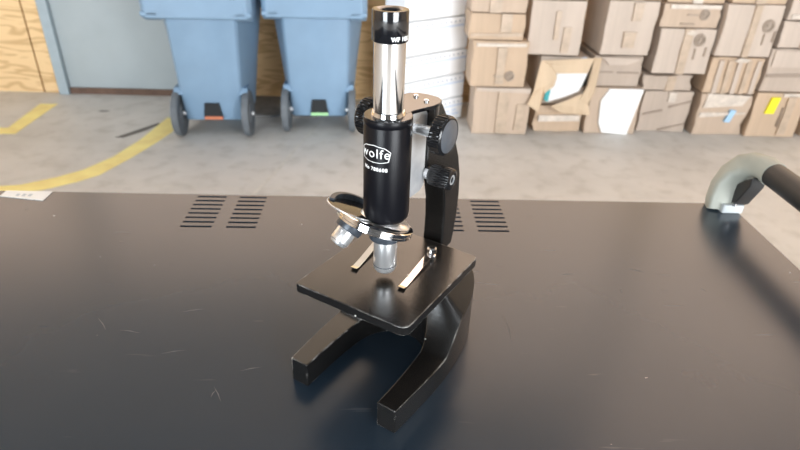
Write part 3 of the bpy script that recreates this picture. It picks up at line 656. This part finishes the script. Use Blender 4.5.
clip(.0195, radians(4)); clip(-.0375, radians(8))
# body tube
link('body_tube', lathe([(0, .1705), (.0150, .1705), (.0178, .1712), (.0192, .1732), (.0198, .177), (.0198, .2560), (.0196, .2564), (.0196, .2568), (.0199, .2572), (.0199, .2614), (.0195, .2622), (0, .2622)], 64), M['tube'], mic, smooth=True)
link('tube_rim', lathe([(.0135, .2621), (.0135, .2630), (.0192, .2630), (.0196, .2626), (.0196, .2621)], 64), M['gloss'], mic, smooth=True)
link('tube_collar', lathe([(.0, .2622), (.0138, .2622), (.0139, .2640), (.0136, .2646), (.0133, .2650), (.0133, .2660), (.0128, .2666), (0, .2666)], 64), M['chrome'], mic, smooth=True)
link('draw_tube', lathe([(0, .2668), (.0122, .2668), (.0122, .3200), (0, .3200)], 64), M['tube_steel'], mic, smooth=True)
ey = link('eyepiece', lathe([(0, .3202), (.0132, .3202), (.0137, .3208), (.0137, .3418), (.0134, .3427), (.0110, .3430), (.0080, .3418), (.0068, .3395), (0, .3390)], 64), M['gloss'], mic, smooth=True)
link('eye_lens', lathe([(0, .3394), (.0055, .3393), (.0058, .3391), (0, .3389)], 32), M['lens'], ey, smooth=True)
link('marking', wrap(text_mesh('WF 10X', .0042, 1.1, .00025), .01370, radians(70), .3222), M['white'], ey)
# top plate joining the tube to the arm
pl = [(-.0112, .010), (.0112, .010), (.0118, .020), (.0150, .030), (.0185, .040), (.0190, .050), (.0165, .058), (.0100, .063), (0, .0645), (-.0100, .063), (-.0165, .058), (-.0190, .050), (-.0185, .040), (-.0150, .030), (-.0118, .020)]
link('top_plate', prism(pl, 'z', .2600, .2632), M['gloss'], mic, bevel=.0006)
link('arm_head', prism([(x*.93, .046 if y < .046 else y-.001) for x, y in pl if y > .025], 'z', .236, .2600), E, mic, bevel=.0012)
for sx_, sy_ in ((-.006, .052), (.008, .046)):
    link('screw', lathe([(0, 0), (.0024, 0), (.0024, .0012), (.0018, .0018), (0, .0018)], 20), M['chrome'], mic, smooth=True, loc=(sx_, sy_, .2631))
# chrome rack slide between tube and arm
link('rack_block', prism([(.0170, .188), (.0170, .2598), (.0470, .2598), (.0470, .186), (.040, .1815), (.024, .1815)], 'x', -.0098, .0098), M['brushed'], mic, bevel=.0008)
link('rack_strip', box(-.0035, .0035, .0195, .0215, .19, .25), M['chrome'], mic)
# focus knobs
def ridges(n, dpt, ks): return lambda i, k: (1-dpt*(1 if (i % 4) in (0, 1) else 0)) if k in ks else 1
KZ, KB = .2458, .0265
for s in (1, -1):
    o = link('coarse_focus_knob', lathe([(0, 0), (.0135, 0), (.0160, .0010), (.0166, .0024), (.0166, .0092), (.0162, .0106), (.0152, .0120), (.0146, .0122), (.0141, .0114), (0, .0114)], 128, ridge=ridges(128, .075, (3, 4))), M['knob'], mic, smooth=True, loc=(s*.0302, KB, KZ), rot=(0, s*pi/2, 0))
    link('knob_cap', lathe([(0, .0110), (.0139, .0110), (.0139, .0120), (.0135, .0123), (0, .0123)], 48), M['cap'], o, smooth=True)
    link('knob_shaft', lathe([(0, -.0222), (.0046, -.0222), (.0046, -.001), (0, -.001)], 32), M['nickel'], o, smooth=True)
FB, FZ = .0455, .1965
for s in (1, -1):
    o = link('fine_focus_knob', lathe([(0, 0), (.0080, 0), (.0096, .0012), (.0100, .0030), (.0100, .0200), (.0094, .0218), (.0080, .0226), (.0055, .0226), (.0050, .0212), (0, .0212)], 96, ridge=ridges(96, .07, (2, 3, 4))), M['knob'], mic, smooth=True, loc=(s*.0148, FB+.004, FZ), rot=(0, s*pi/2, 0))
    link('knob_ring', lathe([(.0030, .0213), (.0046, .0213), (.0046, .0220), (.0030, .0220)], 32), M['brushed'], o, smooth=True)
    link('knob_shaft', lathe([(0, -.0045), (.0060, -.0045), (.0060, .0005), (0, .0005)], 24), M['chrome'], o, smooth=True)
# revolving nosepiece, tilted; directions given in the microscope's own axes
wx = Vector((cos(radians(34)), sin(radians(34)), 0))      # world +x in local axes
wy = Vector((-sin(radians(34)), cos(radians(34)), 0))
TL = radians(19)
TF = radians(13)
nz_ = (Vector((0, 0, 1))*cos(TL)+wx*sin(TL)+wy*sin(TF)).normalized()
nc = -.0092*wx+.0040*wy+Vector((0, 0, .1625))
ob = link('nosepiece', lathe([(0, -.0060), (.020, -.0050), (.0300, -.0036), (.0335, -.0034), (.0345, -.0028), (.0345, -.0008), (.0334, -.0004), (.0334, .0006), (.0345, .0010), (.0345, .0030), (.0335, .0036), (.0300, .0036), (.0290, .0024), (0, .0020)], 72, axis(nc, nz_)), M['chrome'], mic, smooth=True)
hub = link('nosepiece_hub', lathe([(.0, .0020), (.0230, .0020), (.0220, .0034), (.0190, .0055), (0, .0065)], 64, axis(nc+.008*wx, nz_)), M['nickel'], mic, smooth=True)
gx = (wx-nz_*wx.dot(nz_)).normalized(); gy = nz_.cross(gx)
gc = -.0270*wx+.0120*wy+Vector((0, 0, .1700))      # small black-rimmed shield behind the turret
link('nosepiece_shield', lathe([(0, 0), (.0245, 0), (.0260, .0003), (.0260, .0012), (.0245, .0016), (0, .0016)], 64, axis(gc, nz_)), M['gloss'], mic, smooth=True)
arc = [gc+gx*.0225*cos(radians(a))+gy*.0225*sin(radians(a))+nz_*.0022 for a in range(35, 186, 5)]
link('shield_flange', lathe([(.0235, .0012), (.0262, .0012), (.0266, .0008), (.0266, .0002), (.0262, -.0003), (.0235, -.0003)], 64, axis(gc, nz_)), M['nickel'], mic, smooth=True)
link('shield_rim', sweep(arc, lambda i: rrect(.0024, .0042*sin(pi*(i+2)/34)+.0006, .0006), up=nz_), M['collar'], mic, smooth=True)
def objective(p, d, L, rad, name):
    d = Vector(d).normalized(); q = axis(p, d)
    o = link(name, lathe([(0, 0), (rad*.98, 0), (rad, .0008), (rad, L-.004), (rad*.93, L-.0025), (rad*.80, L-.0006), (rad*.55, L), (0, L-.0002)], 48, q), M['nickel'], mic, smooth=True)
    link('objective_mount', lathe([(0, -.0105), (rad*1.30, -.0105), (rad*1.38, -.0098), (rad*1.38, -.0010), (rad*1.30, 0), (rad*.9, .0002), (0, .0002)], 48, q), M['collar'], o, smooth=True)
    link('front_lens', lathe([(0, L+.0003), (rad*.32, L+.0001), (rad*.35, L-.0006), (0, L-.0006)], 24, q), M['lens'], o, smooth=True)
    link('groove_ring', lathe([(rad*.98, L*.78), (rad*1.015, L*.78), (rad*1.015, L*.80), (rad*.98, L*.80)], 48, q), M['collar'], o, smooth=True)
objective((0, 0, .1490), (0, 0, -1), .0345, .0106, 'objective')
dn = Vector((0, 0, -1)); d2 = (-nz_)*2*((-nz_).dot(dn))-dn        # mirror of the vertical objective about the turret axis
p2 = nc-gx*.0165-gy*.004
objective(p2+d2*.0150, d2, .0150, .0088, 'objective')
# badge and number printed on the tube
R0 = .0198
bm = text_mesh('wolfe', .0112, 1.14, .00002); link('printed_logo', wrap(bm, R0, 0, .2326), M['white'], mic)
top_pts = [(-.0145, .2383), (-.0095, .2418), (0, .2434), (.0095, .2418), (.0145, .2383), (.0126, .2300), (.0060, .2286), (0, .2284), (-.0060, .2286), (-.0126, .2300)]
def outline(P, wdt):
    cx_ = sum(p[0] for p in P)/len(P); cz_ = sum(p[1] for p in P)/len(P); bm = bmesh.new(); rf = []
    for i in range(len(P)):
        a, b = P[i], P[(i+1) % len(P)]
        for k in range(4): rf.append((a[0]+(b[0]-a[0])*k/4, a[1]+(b[1]-a[1])*k/4-.2322))
    cz_ -= .2322
    A = [bm.verts.new((x, z, 0)) for x, z in rf]; B = [bm.verts.new((cx_+(x-cx_)*(1-wdt/.0142), cz_+(z-cz_)*(1-wdt/.0075), 0)) for x, z in rf]
    for i in range(len(A)): j = (i+1) % len(A); bm.faces.new((A[i], A[j], B[j], B[i]))
    return bm
link('logo_outline', wrap(outline(top_pts, .00055), R0, 0, .2322), M['white'], mic)
link('serial_number', wrap(text_mesh('No 788608', .0043, 1.15, .00015), R0, radians(2), .2215), M['white'], mic)
